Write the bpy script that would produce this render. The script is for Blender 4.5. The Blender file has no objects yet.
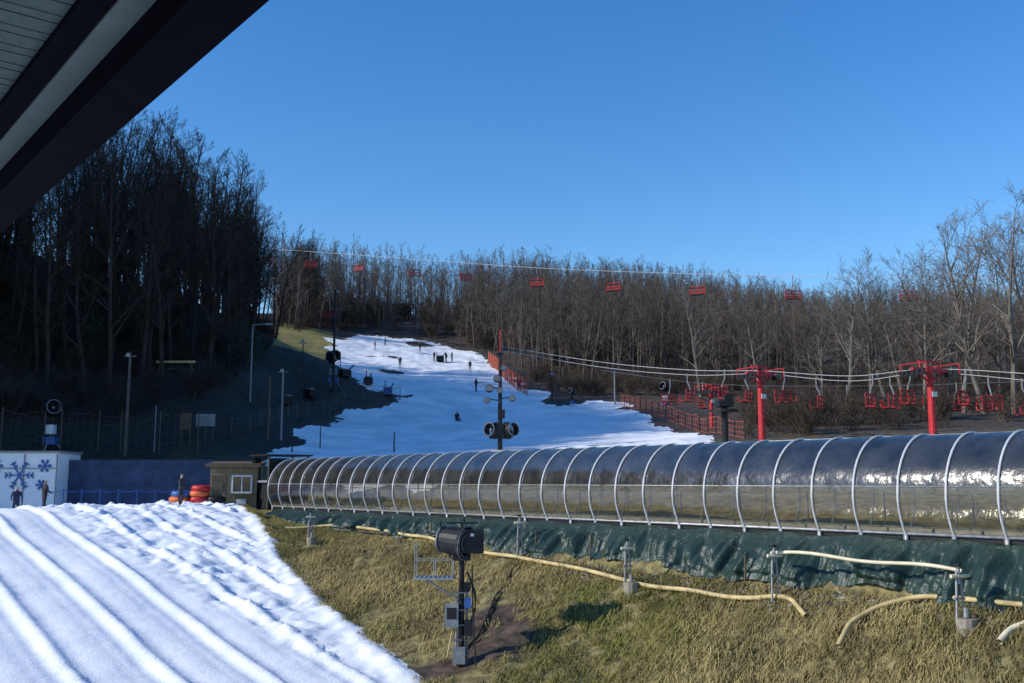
import bpy, math, random
import numpy as np
from mathutils import Vector, Matrix, noise as mnoise
random.seed(7); rng=np.random.default_rng(7)
scene=bpy.context.scene
scene.view_settings.view_transform='Standard'
scene.view_settings.look='None'; scene.view_settings.exposure=0
F=1024*35/36; TH=math.radians(8.0)
# ---------------- survey helpers (bearings and elevations from the deck) ------------
def bearing(px,py):
    u=(px-512)/F; v=(341.5-py)/F
    den=math.cos(TH)-v*math.sin(TH)
    return u/den,(math.sin(TH)+v*math.cos(TH))/den
def P(px,py,Y):
    b,e=bearing(px,py); return Vector((b*Y,Y,e*Y))
# ---------------- vector noise ------------------------------------------------------
def vnoise(x,y,seed=0):
    xi=np.floor(x).astype(np.int64); yi=np.floor(y).astype(np.int64)
    xf=x-xi; yf=y-yi
    def h(a,b):
        n=(a*374761393+b*668265263+seed*974711)&0x7fffffff
        n=((n^(n>>13))*1274126177)&0x7fffffff
        return ((n^(n>>16))&0xffff)/65535.0
    u=xf*xf*(3-2*xf); v=yf*yf*(3-2*yf)
    return (h(xi,yi)*(1-u)+h(xi+1,yi)*u)*(1-v)+(h(xi,yi+1)*(1-u)+h(xi+1,yi+1)*u)*v
def fbm(x,y,seed=0,o=4):
    a=0.5;t=0
    for i in range(o):
        c,s_=math.cos(.6*i+.4),math.sin(.6*i+.4)
        t=t+a*vnoise((x*c-y*s_)*2**i,(x*s_+y*c)*2**i,seed+i); a*=.5
    return t
def sst(x,a,b):
    t=np.clip((x-a)/(b-a),0,1); return t*t*(3-2*t)
# ---------------- terrain -----------------------------------------------------------
D=np.array([-0.6217,0.7833]); N=np.array([-0.7833,-0.6217]); P0=np.array([12.3,24.0])
def SW(x,y):
    dx=x-P0[0]; dy=y-P0[1]
    return dx*D[0]+dy*D[1], dx*N[0]+dy*N[1]
def XY(s,w):
    return P0[0]+D[0]*s+N[0]*w, P0[1]+D[1]*s+N[1]*w
ctl=[(900,500,34),(900,470,46),(900,437,65),(900,414,90),(900,397,120),
 (1150,495,26),(1150,470,40),(1150,432,62),(1150,405,100),
 (700,500,40),(700,470,52),(700,440,72),(700,420,92),(700,402,115),(700,378,145),
 (600,470,55),(600,441,77),(600,410,107),(600,384,137),
 (500,475,55),(500,446,76),(500,400,117),(500,370,150),(500,348,185),
 (400,475,60),(400,452,72),(400,400,112),(400,366,150),(400,341,190),
 (300,475,62),(300,455,70),(300,402,102),(300,360,135),(300,333,165),
 (250,480,62),(250,452,72),(250,405,90),(250,355,108),(250,326,122),
 (200,455,70),(200,410,80),(200,350,92),(200,302,105),
 (100,455,69),(100,412,77),(100,340,90),(100,285,103),
 (0,455,67),(0,410,73),(0,330,84),(0,255,98),
 (30,505,60),(110,505,60),(180,507,60),(240,510,57),
 (330,312,230),(450,315,230),(520,312,230),(600,318,230),(700,326,230),(760,336,230),(830,344,230),(1000,346,230),(1250,335,230)]
pts=[];val=[]
for c in ctl:
    p=P(*c); pts.append((p.x,p.y)); val.append(p.z)
extra=[(-100,20,14),(-100,50,46),(-100,75,54),(-100,110,44),(-100,150,38),(-70,20,0),(-70,45,13),(-66,65,28),(-66,95,31),(-75,130,31),  # west hill points outside the view are shaped to shade the slope
 (-75,180,32),(-45,30,-4),(-40,10,-5),(-150,60,58),(-150,0,10),(0,-60,-7),(60,-60,-6),(-100,-60,-5),(60,0,-3),(45,30,0),(100,60,8),(150,150,25),(150,230,36),
 (-60,300,32),(50,300,28),(150,300,28),(-200,300,40),(300,300,20),(-400,600,10),(0,600,0),(400,600,0),(-400,0,20),(400,0,5),(0,1500,-30),(-1500,1500,-20),(1500,1500,-20),(1500,0,0),(-1500,0,0),(0,-1200,-20),(1200,-1200,-20),(-1200,-1200,-20)]
for e in extra: pts.append(e[:2]); val.append(e[2])
for s in (-12,0,12,24,36):
    x,y=XY(s,-5); pts.append((x,y)); val.append(-1.3)
pts=np.array(pts,float); val=np.array(val,float)
n=len(pts)
A=np.zeros((n+1,n+1)); A[:n,:n]=np.sqrt(((pts[:,None]-pts[None])**2).sum(2)+4.0)
A[:n,n]=1;A[n,:n]=1
coef=np.linalg.solve(A,np.append(val,0))
def far(x,y):
    x=np.asarray(x,float);y=np.asarray(y,float)
    z=np.full(x.shape,coef[n])
    for i in range(n):
        z=z+coef[i]*np.sqrt((x-pts[i,0])**2+(y-pts[i,1])**2+4.0)
    return z
def wbf(s): return np.interp(s,[-20,11,20,26.6,36,42],[9.8,9.3,7.8,6.2,2.9,1.8])
def smin(a,b,k): 
    h=np.clip(.5+.5*(b-a)/k,0,1); return b*(1-h)+a*h-k*h*(1-h)
def near(x,y):
    s,w=SW(x,y)
    snow=-5.5+.15*(s-11.4)
    snow=smin(snow,-1.18-.035*(s-40),.5)
    snow=-smin(-snow,np.full_like(snow,6.6),1.0)
    crest=np.interp(s,[-20,10,32,45],[-2.8,-2.8,-2.2,-1.6])
    wb=wbf(s)
    t=np.clip((w-2.3)/np.maximum(wb-2.3,.3),0,1)
    tt=t+.12*np.sin(np.pi*t)*(fbm(x*.25,y*.25,11)-.2)
    z=crest*(1-tt)+snow*tt
    z=z+(fbm(x*.6,y*.6,3)-.47)*1.0*np.sin(np.pi*t)
    u=np.clip((w-1.0)/(1.2),0,1)
    z=np.where(w<2.3,-1.5*(1-u)+crest*u,z)
    # tubing lanes
    wr=w+.5*(fbm(s*.06,w*0+3,5)-.5)+.05*(fbm(s*.5,w*0+9,15)-.5)
    ph=((wr-10.3)/2.2); kk=np.round(ph); dd=(ph-kk)*2.2
    hgt=.8+.35*vnoise(s*.35,kk*7.3,21)
    ridge=.15*np.exp(-(dd/.15)**2)*hgt+.03*np.abs(dd)-.05*np.exp(-((dd-.40)/.13)**2)-.03*np.exp(-((dd+.5)/.12)**2)-.025*np.exp(-((dd-.85)/.09)**2)
    lane=sst(w,wb+.3,wb+1.8)*(1-sst(s,42,48))
    z=z+ridge*lane+(fbm(x*3.1,y*3.1,31)-.47)*.045*lane*np.exp(-(dd/.3)**2)
    rough=sst(w,wb-.5,wb+.5)*(1-sst(w,10.0+ .05*(s-10),11.4+.05*(s-10)))*sst(s,8,18)
    z=z+rough*((fbm(x*.7+4,y*.7,9)-.47)*.34+(fbm(x*2.6,y*2.6,19)-.47)*.26+(fbm(x*7,y*7,39,2)-.37)*.08+sst(fbm(x*1.1,y*1.1,29),.54,.6)*(fbm(x*5,y*5,23)-.3)*.3)
    z=z+sst(w,wb-.3,wb+.5)*(fbm(x*.4,y*.4,2)-.5)*.2
    edge=np.exp(-((w-wb-.35)/.4)**2)*.15*sst(s,5,12)
    return z+edge
def H(x,y):
    x=np.asarray(x,float);y=np.asarray(y,float)
    s,w=SW(x,y)
    wt=sst(w,-5,-.5)*(1-sst(s,43,52))
    f=far(x,y); f=f+(fbm(x*.12,y*.12,4)-.47)*1.2*sst(y,62,90)+(fbm(x*.9,y*.9,6)-.47)*.25
    return near(x,y)*wt+f*(1-wt)
def h1(x,y): return float(H(np.array([x]),np.array([y]))[0])
def hit(px,py,y0=15.0,y1=420.0):
    b,e=bearing(px,py)
    Y=np.arange(y0,y1,.25); z=H(b*Y,Y); g=z-e*Y
    idx=np.where(g>=0)[0]
    if len(idx)==0:
        Yh=Y[int(np.argmax(g))]
    else: Yh=Y[idx[0]]
    return Vector((b*Yh,Yh,h1(b*Yh,Yh)))
# ---------------- materials ---------------------------------------------------------
def newmat(name):
    m=bpy.data.materials.new(name); m.use_nodes=True
    return m,m.node_tree,m.node_tree.nodes['Principled BSDF']
def mat(name,c,r=.6,metal=0,var=.25,scale=6,bump=.0,spec=.4):
    m,nt,b=newmat(name)
    tc=nt.nodes.new('ShaderNodeTexCoord'); nz=nt.nodes.new('ShaderNodeTexNoise')
    nz.inputs['Scale'].default_value=scale; nz.inputs['Detail'].default_value=6
    nt.links.new(tc.outputs['Object'],nz.inputs['Vector'])
    cr=nt.nodes.new('ShaderNodeValToRGB')
    cr.color_ramp.elements[0].position=.3;cr.color_ramp.elements[1].position=.7
    cr.color_ramp.elements[0].color=[max(0,k*(1-var)) for k in c]+[1]
    cr.color_ramp.elements[1].color=[min(1,k*(1+var)) for k in c]+[1]
    nt.links.new(nz.outputs['Fac'],cr.inputs['Fac']); nt.links.new(cr.outputs['Color'],b.inputs['Base Color'])
    b.inputs['Roughness'].default_value=r; b.inputs['Metallic'].default_value=metal
    b.inputs['Specular IOR Level'].default_value=spec
    if bump:
        bp=nt.nodes.new('ShaderNodeBump'); bp.inputs['Strength'].default_value=bump; bp.inputs['Distance'].default_value=.03
        nt.links.new(nz.outputs['Fac'],bp.inputs['Height']); nt.links.new(bp.outputs['Normal'],b.inputs['Normal'])
    return m
M={}
M['steel']=mat('galvanised_steel',(.30,.31,.32),.5,.6)
M['dark']=mat('black_metal',(.014,.015,.018),.5,.0,spec=.25)
M['pole']=mat('weathered_pole',(.09,.08,.075),.8)
M['greypole']=mat('grey_pole',(.2,.21,.22),.6)
M['red']=mat('red_paint',(.46,.02,.03),.5,var=.2)
M['chairred']=mat('chair_red_paint',(.42,.018,.022),.6,var=.3)
M['blue']=mat('blue_paint',(.03,.10,.32),.5)
M['navy']=mat('navy_wall_paint',(.03,.05,.105),.75,var=.35,scale=1.5)
M['white']=mat('white_paint',(.66,.68,.70),.5,var=.08)
M['rib']=mat('aluminium_rib',(.50,.51,.53),.45,var=.12)
M['orange']=mat('orange_plastic',(.6,.14,.04),.6)
M['netred']=mat('red_netting',(.38,.08,.05),.8)
M['hose']=mat('cream_hose',(.46,.36,.17),.6,var=.35,scale=3)
M['hosew']=mat('white_hose',(.60,.54,.38),.5,var=.25,scale=3)
M['wood']=mat('weathered_wood',(.10,.075,.05),.85,scale=8)
M['olive']=mat('olive_siding',(.20,.17,.10),.75,var=.15)
M['bark']=mat('bark_shade',(.042,.036,.031),.95,var=.3,scale=1.2,spec=.1)  # bark colour darkened to paint in the left hill's shade
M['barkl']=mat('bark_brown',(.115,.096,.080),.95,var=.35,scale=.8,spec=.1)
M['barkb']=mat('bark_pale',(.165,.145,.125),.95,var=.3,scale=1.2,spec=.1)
M['brush']=mat('brush_twigs',(.080,.062,.050),.95,var=.35,scale=1,spec=.1)
M['glass']=mat('dark_glass',(.03,.04,.05),.08,spec=.8)
M['concrete']=mat('concrete_block',(.26,.23,.18),.9,bump=.4)
M['skin']=mat('skin',(.5,.3,.22),.6,var=.08)
M['lampglass']=mat('lamp_lens',(.35,.35,.34),.3)
M['rubber']=mat('rubber_belt',(.03,.03,.03),.8)
M['leaf']=mat('dark_leaves',(.018,.028,.013),.6,var=.4)
M['rock']=mat('grey_gravel',(.28,.27,.26),.95,var=.4,scale=3)
# ---------------- mesh builder ------------------------------------------------------
class MB:
    def __init__(s): s.v=[];s.f=[];s.m=[];s.mats=[]
    def mi(s,m):
        if isinstance(m,str): m=M[m]
        if m not in s.mats: s.mats.append(m)
        return s.mats.index(m)
    def add(s,vs,fs,m):
        o=len(s.v); s.v+= [tuple(v) for v in vs]; k=s.mi(m)
        for f in fs: s.f.append([i+o for i in f]); s.m.append(k)
    def box(s,c,d,m,rz=0,rx=0,ry=0):
        R=Matrix.Rotation(rz,3,'Z')@Matrix.Rotation(ry,3,'Y')@Matrix.Rotation(rx,3,'X')
        c=Vector(c); vs=[]
        for x in(-.5,.5):
            for y in(-.5,.5):
                for z in(-.5,.5): vs.append(c+R@Vector((x*d[0],y*d[1],z*d[2])))
        s.add(vs,[(0,1,3,2),(4,6,7,5),(0,4,5,1),(2,3,7,6),(0,2,6,4),(1,5,7,3)],m)
    def tube(s,a,b,r1,m,r2=None,n=8,cap=True):
        a=Vector(a);b=Vector(b); r2=r1 if r2 is None else r2
        d=(b-a)
        if d.length<1e-6: return
        d.normalize(); q=d.orthogonal().normalized(); t=d.cross(q)
        vs=[]
        for p,r in((a,r1),(b,r2)):
            for i in range(n):
                an=2*math.pi*i/n; vs.append(p+q*math.cos(an)*r+t*math.sin(an)*r)
        fs=[(i,(i+1)%n,n+(i+1)%n,n+i) for i in range(n)]
        if cap: fs+= [tuple(range(n))[::-1],tuple(range(n,2*n))]
        s.add(vs,fs,m)
    def path(s,ps,r,m,n=8,closed=False):
        ps=[Vector(p) for p in ps]; vs=[];L=len(ps)
        up=Vector((0,0,1))
        for i,p in enumerate(ps):
            if closed: d=ps[(i+1)%L]-ps[i-1]
            else: d=ps[min(i+1,L-1)]-ps[max(i-1,0)]
            d.normalize()
            q=d.cross(up)
            if q.length<.05: q=d.cross(Vector((1,0,0)))
            q.normalize(); t=d.cross(q)
            for k in range(n):
                an=2*math.pi*k/n; vs.append(p+q*math.cos(an)*r+t*math.sin(an)*r)
        fs=[]
        for i in range(L if closed else L-1):
            j=(i+1)%L
            for k in range(n):
                fs.append((i*n+k,i*n+(k+1)%n,j*n+(k+1)%n,j*n+k))
        s.add(vs,fs,m)
    def ball(s,c,r,m,n=10,sz=1):
        c=Vector(c);vs=[];fs=[]
        for i in range(n//2+1):
            th=math.pi*i/(n//2)
            for k in range(n):
                an=2*math.pi*k/n
                vs.append(c+Vector((r*math.sin(th)*math.cos(an),r*math.sin(th)*math.sin(an),r*sz*math.cos(th))))
        for i in range(n//2):
            for k in range(n): fs.append((i*n+k,i*n+(k+1)%n,(i+1)*n+(k+1)%n,(i+1)*n+k))
        s.add(vs,fs,m)
    def make(s,name,loc=(0,0,0),rz=0,smooth=False,parent=None,scale=1):
        me=bpy.data.meshes.new(name); me.from_pydata(s.v,[],s.f)
        for m in s.mats: me.materials.append(m)
        me.polygons.foreach_set('material_index',s.m)
        if smooth: me.polygons.foreach_set('use_smooth',[True]*len(s.f))
        me.update()
        o=bpy.data.objects.new(name,me); scene.collection.objects.link(o)
        o.location=loc; o.rotation_euler=(0,0,rz); o.scale=(scale,)*3
        if parent: o.parent=parent
        return o
def empty(name,loc=(0,0,0)):
    e=bpy.data.objects.new(name,None); scene.collection.objects.link(e); e.location=loc; return e
# ---------------- ski slope outline on the ground ------------------------------------
sl=[(332,338),(362,335),(398,339),(440,346),(484,356),(502,371),(524,386),(556,405),(614,403),(654,423),(708,443)]
poly=[tuple(hit(a,b,60)[:2]) for a,b in sl]
poly+=[tuple(P(725,460,60)[:2]),tuple(P(600,460,52)[:2]),tuple(P(400,460,60)[:2]),tuple(P(262,460,66)[:2])]
poly+=[tuple(hit(a,b,60)[:2]) for a,b in [(268,449),(300,432),(338,414),(385,404),(412,398),(375,388),(345,374),(326,356)]]
gpoly=[tuple(hit(a,b,60)[:2]) for a,b in [(274,345),(276,322),(300,326),(335,334),(331,352),(300,352)]]
gpc=np.array(gpoly).mean(0)
def inpoly(x,y,pl):
    c=np.zeros(x.shape,bool); m=len(pl)
    for i in range(m):
        x1,y1=pl[i];x2,y2=pl[(i+1)%m]
        if y1==y2: continue
        t=((y1>y)!=(y2>y))&(x<(x2-x1)*(y-y1)/(y2-y1)+x1); c^=t
    return c
def ax(segs):
    a=[]
    for lo,hi,st in segs: a+=list(np.arange(lo,hi,st))
    return np.array(a)
xs=ax([(-2000,-400,200),(-400,-120,14),(-120,-32,.9),(-32,17,.14),(17,110,1.0),(110,400,12),(400,2001,200)])
ys=ax([(-1500,-60,120),(-60,14,3),(14,60,.14),(60,215,.8),(215,330,4),(330,700,30),(700,2600,190)])
X,Yg=np.meshgrid(xs,ys); Z=H(X,Yg)
nx,ny=len(xs),len(ys)
vs=np.stack([X.ravel(),Yg.ravel(),Z.ravel()],1)
i=np.arange(nx-1)[None,:]+np.arange(ny-1)[:,None]*nx
i=i.ravel(); fs=np.stack([i,i+1,i+nx+1,i+nx],1)
me=bpy.data.meshes.new('ground'); me.vertices.add(len(vs)); me.vertices.foreach_set('co',vs.ravel())
me.loops.add(fs.size); me.loops.foreach_set('vertex_index',fs.ravel().astype(np.int32))
me.polygons.add(len(fs)); me.polygons.foreach_set('loop_start',(np.arange(len(fs))*4).astype(np.int32))
me.polygons.foreach_set('loop_total',np.full(len(fs),4,np.int32))
me.update(calc_edges=True)
me.polygons.foreach_set('use_smooth',np.ones(len(fs),bool))
GUN=hit(461,669,20)
S_,W_=SW(X,Yg)
snow=(sst(W_-wbf(S_),-.35,.35))*(1-sst(Yg,60.5,62))*(S_<60)*(Yg>-20)
jx=(fbm(X*.22,Yg*.22,41)-.47)*6; jy=(fbm(X*.22,Yg*.22,47)-.47)*12
slope=inpoly(X+jx,Yg+jy,poly)
patch=sst(fbm(X*.16,Yg*.10,61),.64,.73)*sst(Yg,110,150)*.8
snow=np.maximum(snow,slope*(1-patch))
grass=((W_>0)&(S_<45)).astype(float)
def mud(x,y):
    j=(fbm(x*1.2,y*1.2,66)-.47)*1.2
    return np.clip(sst(np.exp(-(((x-GUN.x-1.1)/1.1)**2+((y-GUN.y-1.6)/2.2)**2))+j*.5,.35,.6)+sst(np.exp(-(((x-GUN.x+.7)/1.3)**2+((y-GUN.y+.1)/.8)**2))+j*.5,.4,.6),0,1)
md_=mud(X,Yg)*((Yg<40)&(Yg>20)); grass=grass*(1-md_)
gp=inpoly(X,Yg,gpoly)*1.0
grass=np.maximum(grass,gp)
tan=(1-sst(Yg,56,74))*(W_<=0)*(Yg<80)*1.0
grass=np.maximum(grass,tan)
shadehill=sst(-X/np.maximum(Yg,1),.14,.22)*(Yg>60)  # mask of the left hill, where shade is painted into the litter colour
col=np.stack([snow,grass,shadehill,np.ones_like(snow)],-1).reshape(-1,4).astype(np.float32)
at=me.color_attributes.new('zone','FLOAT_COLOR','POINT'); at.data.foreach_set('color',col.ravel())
gcol=np.stack([gp,md_,slope*1.0,np.ones_like(gp)],-1).reshape(-1,4).astype(np.float32)
at=me.color_attributes.new('zone2','FLOAT_COLOR','POINT'); at.data.foreach_set('color',gcol.ravel())
ground=bpy.data.objects.new('ground',me); scene.collection.objects.link(ground)
m,nt,b=newmat('ground_cover'); L=nt.links.new
def nd(t,**k):
    q=nt.nodes.new(t)
    for a,v in k.items(): q.inputs[a].default_value=v
    return q
tc=nd('ShaderNodeTexCoord'); at=nd('ShaderNodeAttribute'); at.attribute_name='zone'
sep=nd('ShaderNodeSeparateColor'); L(at.outputs['Color'],sep.inputs[0])
at2=nd('ShaderNodeAttribute'); at2.attribute_name='zone2'
sep2=nd('ShaderNodeSeparateColor'); L(at2.outputs['Color'],sep2.inputs[0])
n1=nd('ShaderNodeTexNoise',Scale=3.0,Detail=8.0); n2=nd('ShaderNodeTexNoise',Scale=.35,Detail=6.0); n3=nd('ShaderNodeTexNoise',Scale=14.0,Detail=5.0)
for q in(n1,n2,n3): L(tc.outputs['Object'],q.inputs['Vector'])
def ramp(src,c0,c1,p0=.35,p1=.65):
    r=nd('ShaderNodeValToRGB'); e=r.color_ramp.elements
    e[0].position=p0;e[1].position=p1;e[0].color=(*c0,1);e[1].color=(*c1,1); L(src,r.inputs[0]); return r.outputs[0]
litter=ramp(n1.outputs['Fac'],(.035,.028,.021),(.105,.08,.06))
litter_shaded=ramp(n1.outputs['Fac'],(.020,.015,.011),(.050,.039,.029))  # darker litter copy, shade of the left hill put into its colour
straw=ramp(n1.outputs['Fac'],(.09,.075,.035),(.26,.22,.10))
green=ramp(n1.outputs['Fac'],(.17,.14,.04),(.32,.26,.085))
soilc=ramp(n1.outputs['Fac'],(.035,.026,.02),(.11,.08,.058))
snowc=ramp(n2.outputs['Fac'],(.76,.79,.84),(.88,.89,.91))
snowd=ramp(n2.outputs['Fac'],(.70,.71,.73),(.86,.87,.88),.4,.58)
def mix(f,a,c):
    q=nd('ShaderNodeMix'); q.data_type='RGBA'; L(f,q.inputs[0]); L(a,q.inputs[6]); L(c,q.inputs[7]); return q.outputs[2]
def mth(op,a,c,v=None):
    q=nd('ShaderNodeMath'); q.operation=op
    for i_,z_ in ((0,a),(1,c)):
        if isinstance(z_,(int,float)): q.inputs[i_].default_value=z_
        else: L(z_,q.inputs[i_])
    return q.outputs[0]
c0=mix(sep.outputs[2],litter,litter_shaded)
c1=mix(sep.outputs[1],c0,straw)
c1=mix(sep2.outputs[0],c1,green); c1=mix(sep2.outputs[1],c1,soilc)
sf=mth('ADD',sep.outputs[0],mth('MULTIPLY',mth('SUBTRACT',n1.outputs['Fac'],.5),1.3))
sr=nd('ShaderNodeValToRGB'); sr.color_ramp.elements[0].position=.44; sr.color_ramp.elements[1].position=.54; L(sf,sr.inputs[0])
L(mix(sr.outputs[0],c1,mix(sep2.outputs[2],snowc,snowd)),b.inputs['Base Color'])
b.inputs['Roughness'].default_value=.75; b.inputs['Specular IOR Level'].default_value=.2
bp=nd('ShaderNodeBump',Strength=.5,Distance=.05)
L(mth('ADD',n1.outputs['Fac'],mth('MULTIPLY',n3.outputs['Fac'],.5)),bp.inputs['Height']); L(bp.outputs[0],b.inputs['Normal'])
me.materials.append(m)
# ---------------- bank grass --------------------------------------------------------
def blades():
    NC=14500;K=11
    s=rng.uniform(-14,40,NC); wb=wbf(s); w=2.2+(wb-2.2+.15)*rng.random(NC)
    x,y=XY(s,w); dens=fbm(x*.35,y*.35,77)
    keep=((dens>.37)|(rng.random(NC)<.2))&(rng.random(NC)>mud(x,y)*.97); x=x[keep];y=y[keep]
    lushc=fbm(x*.22,y*.22,55); shd=fbm(x*.9,y*.9,57)
    x=np.repeat(x,K)+rng.normal(0,.10,len(x)*K); y=np.repeat(y,K)+rng.normal(0,.10,len(y)*K); lc=np.repeat(lushc,K); sh=np.repeat(shd,K)
    z=H(x,y); n_=len(x)
    ang=rng.uniform(0,2*math.pi,n_); dx=N[0]*.75+np.cos(ang)*.75; dy=N[1]*.75+np.sin(ang)*.75
    Lb=rng.uniform(.09,.25,n_)*(.7+.9*np.repeat(fbm(x[::K]*.6,y[::K]*.6,91),K)); wd=rng.uniform(.006,.013,n_)
    px_=-dy;py_=dx; nn=np.hypot(px_,py_)+1e-6; px_=px_/nn*wd;py_=py_/nn*wd
    V=[]
    for t,hh,ws in((0,0,1),(.45,.55,.9),(1.0,.45,.15)):
        cx=x+dx*Lb*t;cy=y+dy*Lb*t;cz=z+Lb*hh*(1-.9*max(0,t-.45)*1.4)-.4*Lb*t*t*.7
        V.append(np.stack([cx-px_*ws,cy-py_*ws,cz],1)); V.append(np.stack([cx+px_*ws,cy+py_*ws,cz],1))
    V=np.stack(V,1).reshape(-1,3)
    base=np.arange(n_)[:,None]*6
    f=np.concatenate([base+np.array([0,1,3,2]),base+np.array([2,3,5,4])],0)
    me=bpy.data.meshes.new('bank_grass'); me.vertices.add(len(V)); me.vertices.foreach_set('co',V.ravel())
    me.loops.add(f.size); me.loops.foreach_set('vertex_index',f.ravel().astype(np.int32))
    me.polygons.add(len(f)); me.polygons.foreach_set('loop_start',(np.arange(len(f))*4).astype(np.int32))
    me.polygons.foreach_set('loop_total',np.full(len(f),4,np.int32)); me.update(calc_edges=True)
    g=np.clip((lc-.32)*3.2+rng.normal(0,.25,n_),0,1)[:,None]
    br=(rng.uniform(.55,1.3,n_)*np.clip(.3+1.5*sh,.4,1.35))[:,None]
    c=(np.array([[.40,.32,.135]])*(1-g)+np.array([[.225,.215,.055]])*g)*br
    c=np.concatenate([np.clip(c,0,.85),np.ones((n_,1))],1); c=np.repeat(c,6,0).astype(np.float32)
    a=me.color_attributes.new('tint','FLOAT_COLOR','POINT'); a.data.foreach_set('color',c.ravel())
    m,nt,b=newmat('dry_grass_blades'); q=nt.nodes.new('ShaderNodeAttribute'); q.attribute_name='tint'
    nt.links.new(q.outputs['Color'],b.inputs['Base Color']); b.inputs['Roughness'].default_value=.7
    b.inputs['Specular IOR Level'].default_value=.15
    me.materials.append(m)
    o=bpy.data.objects.new('bank_grass',me); scene.collection.objects.link(o)
blades()
# ---------------- bare trees --------------------------------------------------------
def tree_mesh(name,seed,Ht,r0,matl,spread=.30,start=.35,nl=15,twig=.013,dep=(6,5,3)):
    R=random.Random(seed); B=MB()
    def limb(p,d,L,r,depth):
        ns=(7,4,3,1)[depth]; sides=(6,4,3,3)[depth]
        ps=[p.copy()];rs=[r]; dd=d.copy()
        for i in range(ns):
            j=.08 if depth==0 else .22
            dd=(dd+Vector((R.uniform(-j,j),R.uniform(-j,j),R.uniform(-j,j)+(.02,.12,.10,.05)[depth]))).normalized()
            ps.append(ps[-1]+dd*(L/ns)); rs.append(max(r*(1-(i+1)/ns*.88),twig*.5))
        q=d.orthogonal().normalized();t=d.cross(q).normalized(); vs=[]
        for pp,rr in zip(ps,rs):
            for k in range(sides):
                a=2*math.pi*k/sides; vs.append(pp+q*math.cos(a)*rr+t*math.sin(a)*rr)
        fs=[(i*sides+k,i*sides+(k+1)%sides,(i+1)*sides+(k+1)%sides,(i+1)*sides+k) for i in range(ns) for k in range(sides)]
        B.add(vs,fs,matl)
        if depth==3: return
        cnt=(nl,dep[0],dep[1])[depth]; st=(start,.25,.2)[depth]
        for c in range(cnt):
            f=st+(1-st)*((c+R.random())/cnt); f=min(f,.99)
            i=int(f*ns); fr=f*ns-i; pt=ps[i].lerp(ps[i+1],fr); rr=rs[i]*(1-fr)+rs[i+1]*fr
            axis=(ps[i+1]-ps[i]).normalized()
            o=axis.orthogonal().normalized(); o=Matrix.Rotation(R.uniform(0,6.283),3,axis)@o
            an=R.uniform(.45,.95) if depth else R.uniform(.5,1.0)*(1.15-.5*f)
            nd_=(axis*math.cos(an)+o*math.sin(an)).normalized()
            if depth==0: LL=Ht*spread*R.uniform(.6,1.15)*(1.15-.65*abs(f-.45))*(1-.45*max(0,f-.6)/.4)
            else: LL=L*R.uniform(.35,.6)*(1.1-.4*f)
            limb(pt,nd_,LL,max(min(rr*.6,r*.5),twig),depth+1)
    limb(Vector((0,0,-.4)),Vector((R.uniform(-.05,.05),R.uniform(-.05,.05),1)).normalized(),Ht,r0,0)
    zt=max(v[2] for v in B.v); k=Ht/zt
    B.v=[(v[0],v[1],v[2]*k) for v in B.v]
    me=bpy.data.meshes.new(name); me.from_pydata(B.v,[],B.f); me.materials.append(M[matl] if isinstance(matl,str) else matl); me.update()
    return me
fv=[tree_mesh('forest_tree_mesh',i,17,.15,'barkl',spread=.21,start=.2,nl=15,twig=.02,dep=(5,4,3)) for i in range(6)]
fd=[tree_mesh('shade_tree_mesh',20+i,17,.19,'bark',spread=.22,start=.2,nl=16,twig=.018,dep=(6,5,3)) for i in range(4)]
def bush_mesh(seed,h,matl):
    R=random.Random(seed);B=MB()
    for k in range(9):
        a=R.uniform(0,6.28); d=Vector((math.cos(a)*.55,math.sin(a)*.55,1)).normalized(); p=Vector((R.uniform(-.5,.5),R.uniform(-.5,.5),-.1))
        q=p+d*h*R.uniform(.6,1); B.tube(p,q,.04,matl,.01,n=3,cap=False)
        for j in range(14):
            f=R.uniform(.2,1); s_=p.lerp(q,f); e=s_+Vector((R.uniform(-1,1),R.uniform(-1,1),R.uniform(.1,1.2)))*h*.22
            B.tube(s_,e,.018,matl,.008,n=3,cap=False)
            for l in range(3):
                s2=s_.lerp(e,R.uniform(.3,1)); B.tube(s2,s2+Vector((R.uniform(-1,1),R.uniform(-1,1),R.uniform(0,1)))*h*.11,.012,matl,.006,n=3,cap=False)
    me=bpy.data.meshes.new('brush_mesh'); me.from_pydata(B.v,[],B.f); me.materials.append(M[matl]); return me
bv=[bush_mesh(i,3.2,'brush') for i in range(3)]
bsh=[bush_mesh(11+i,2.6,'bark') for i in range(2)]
def inst(me,name,loc,rz,sc,par):
    o=bpy.data.objects.new(name,me); scene.collection.objects.link(o); o.location=loc;o.rotation_euler=(random.uniform(-.05,.05),random.uniform(-.05,.05),rz);o.scale=sc; o.parent=par
forest=empty('distant_bare_forest'); shade=empty('hillside_bare_forest'); brush=empty('roadside_brush')
fpx=[300,335,365,400,440,480,505,530,560,620,700,800,900,1024,1250]; fY=[172,190,197,198,192,176,160,142,126,128,128,122,120,116,112]
def bb(p): return (p-512)/F*1.02
fb=[bb(p) for p in fpx]
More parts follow.
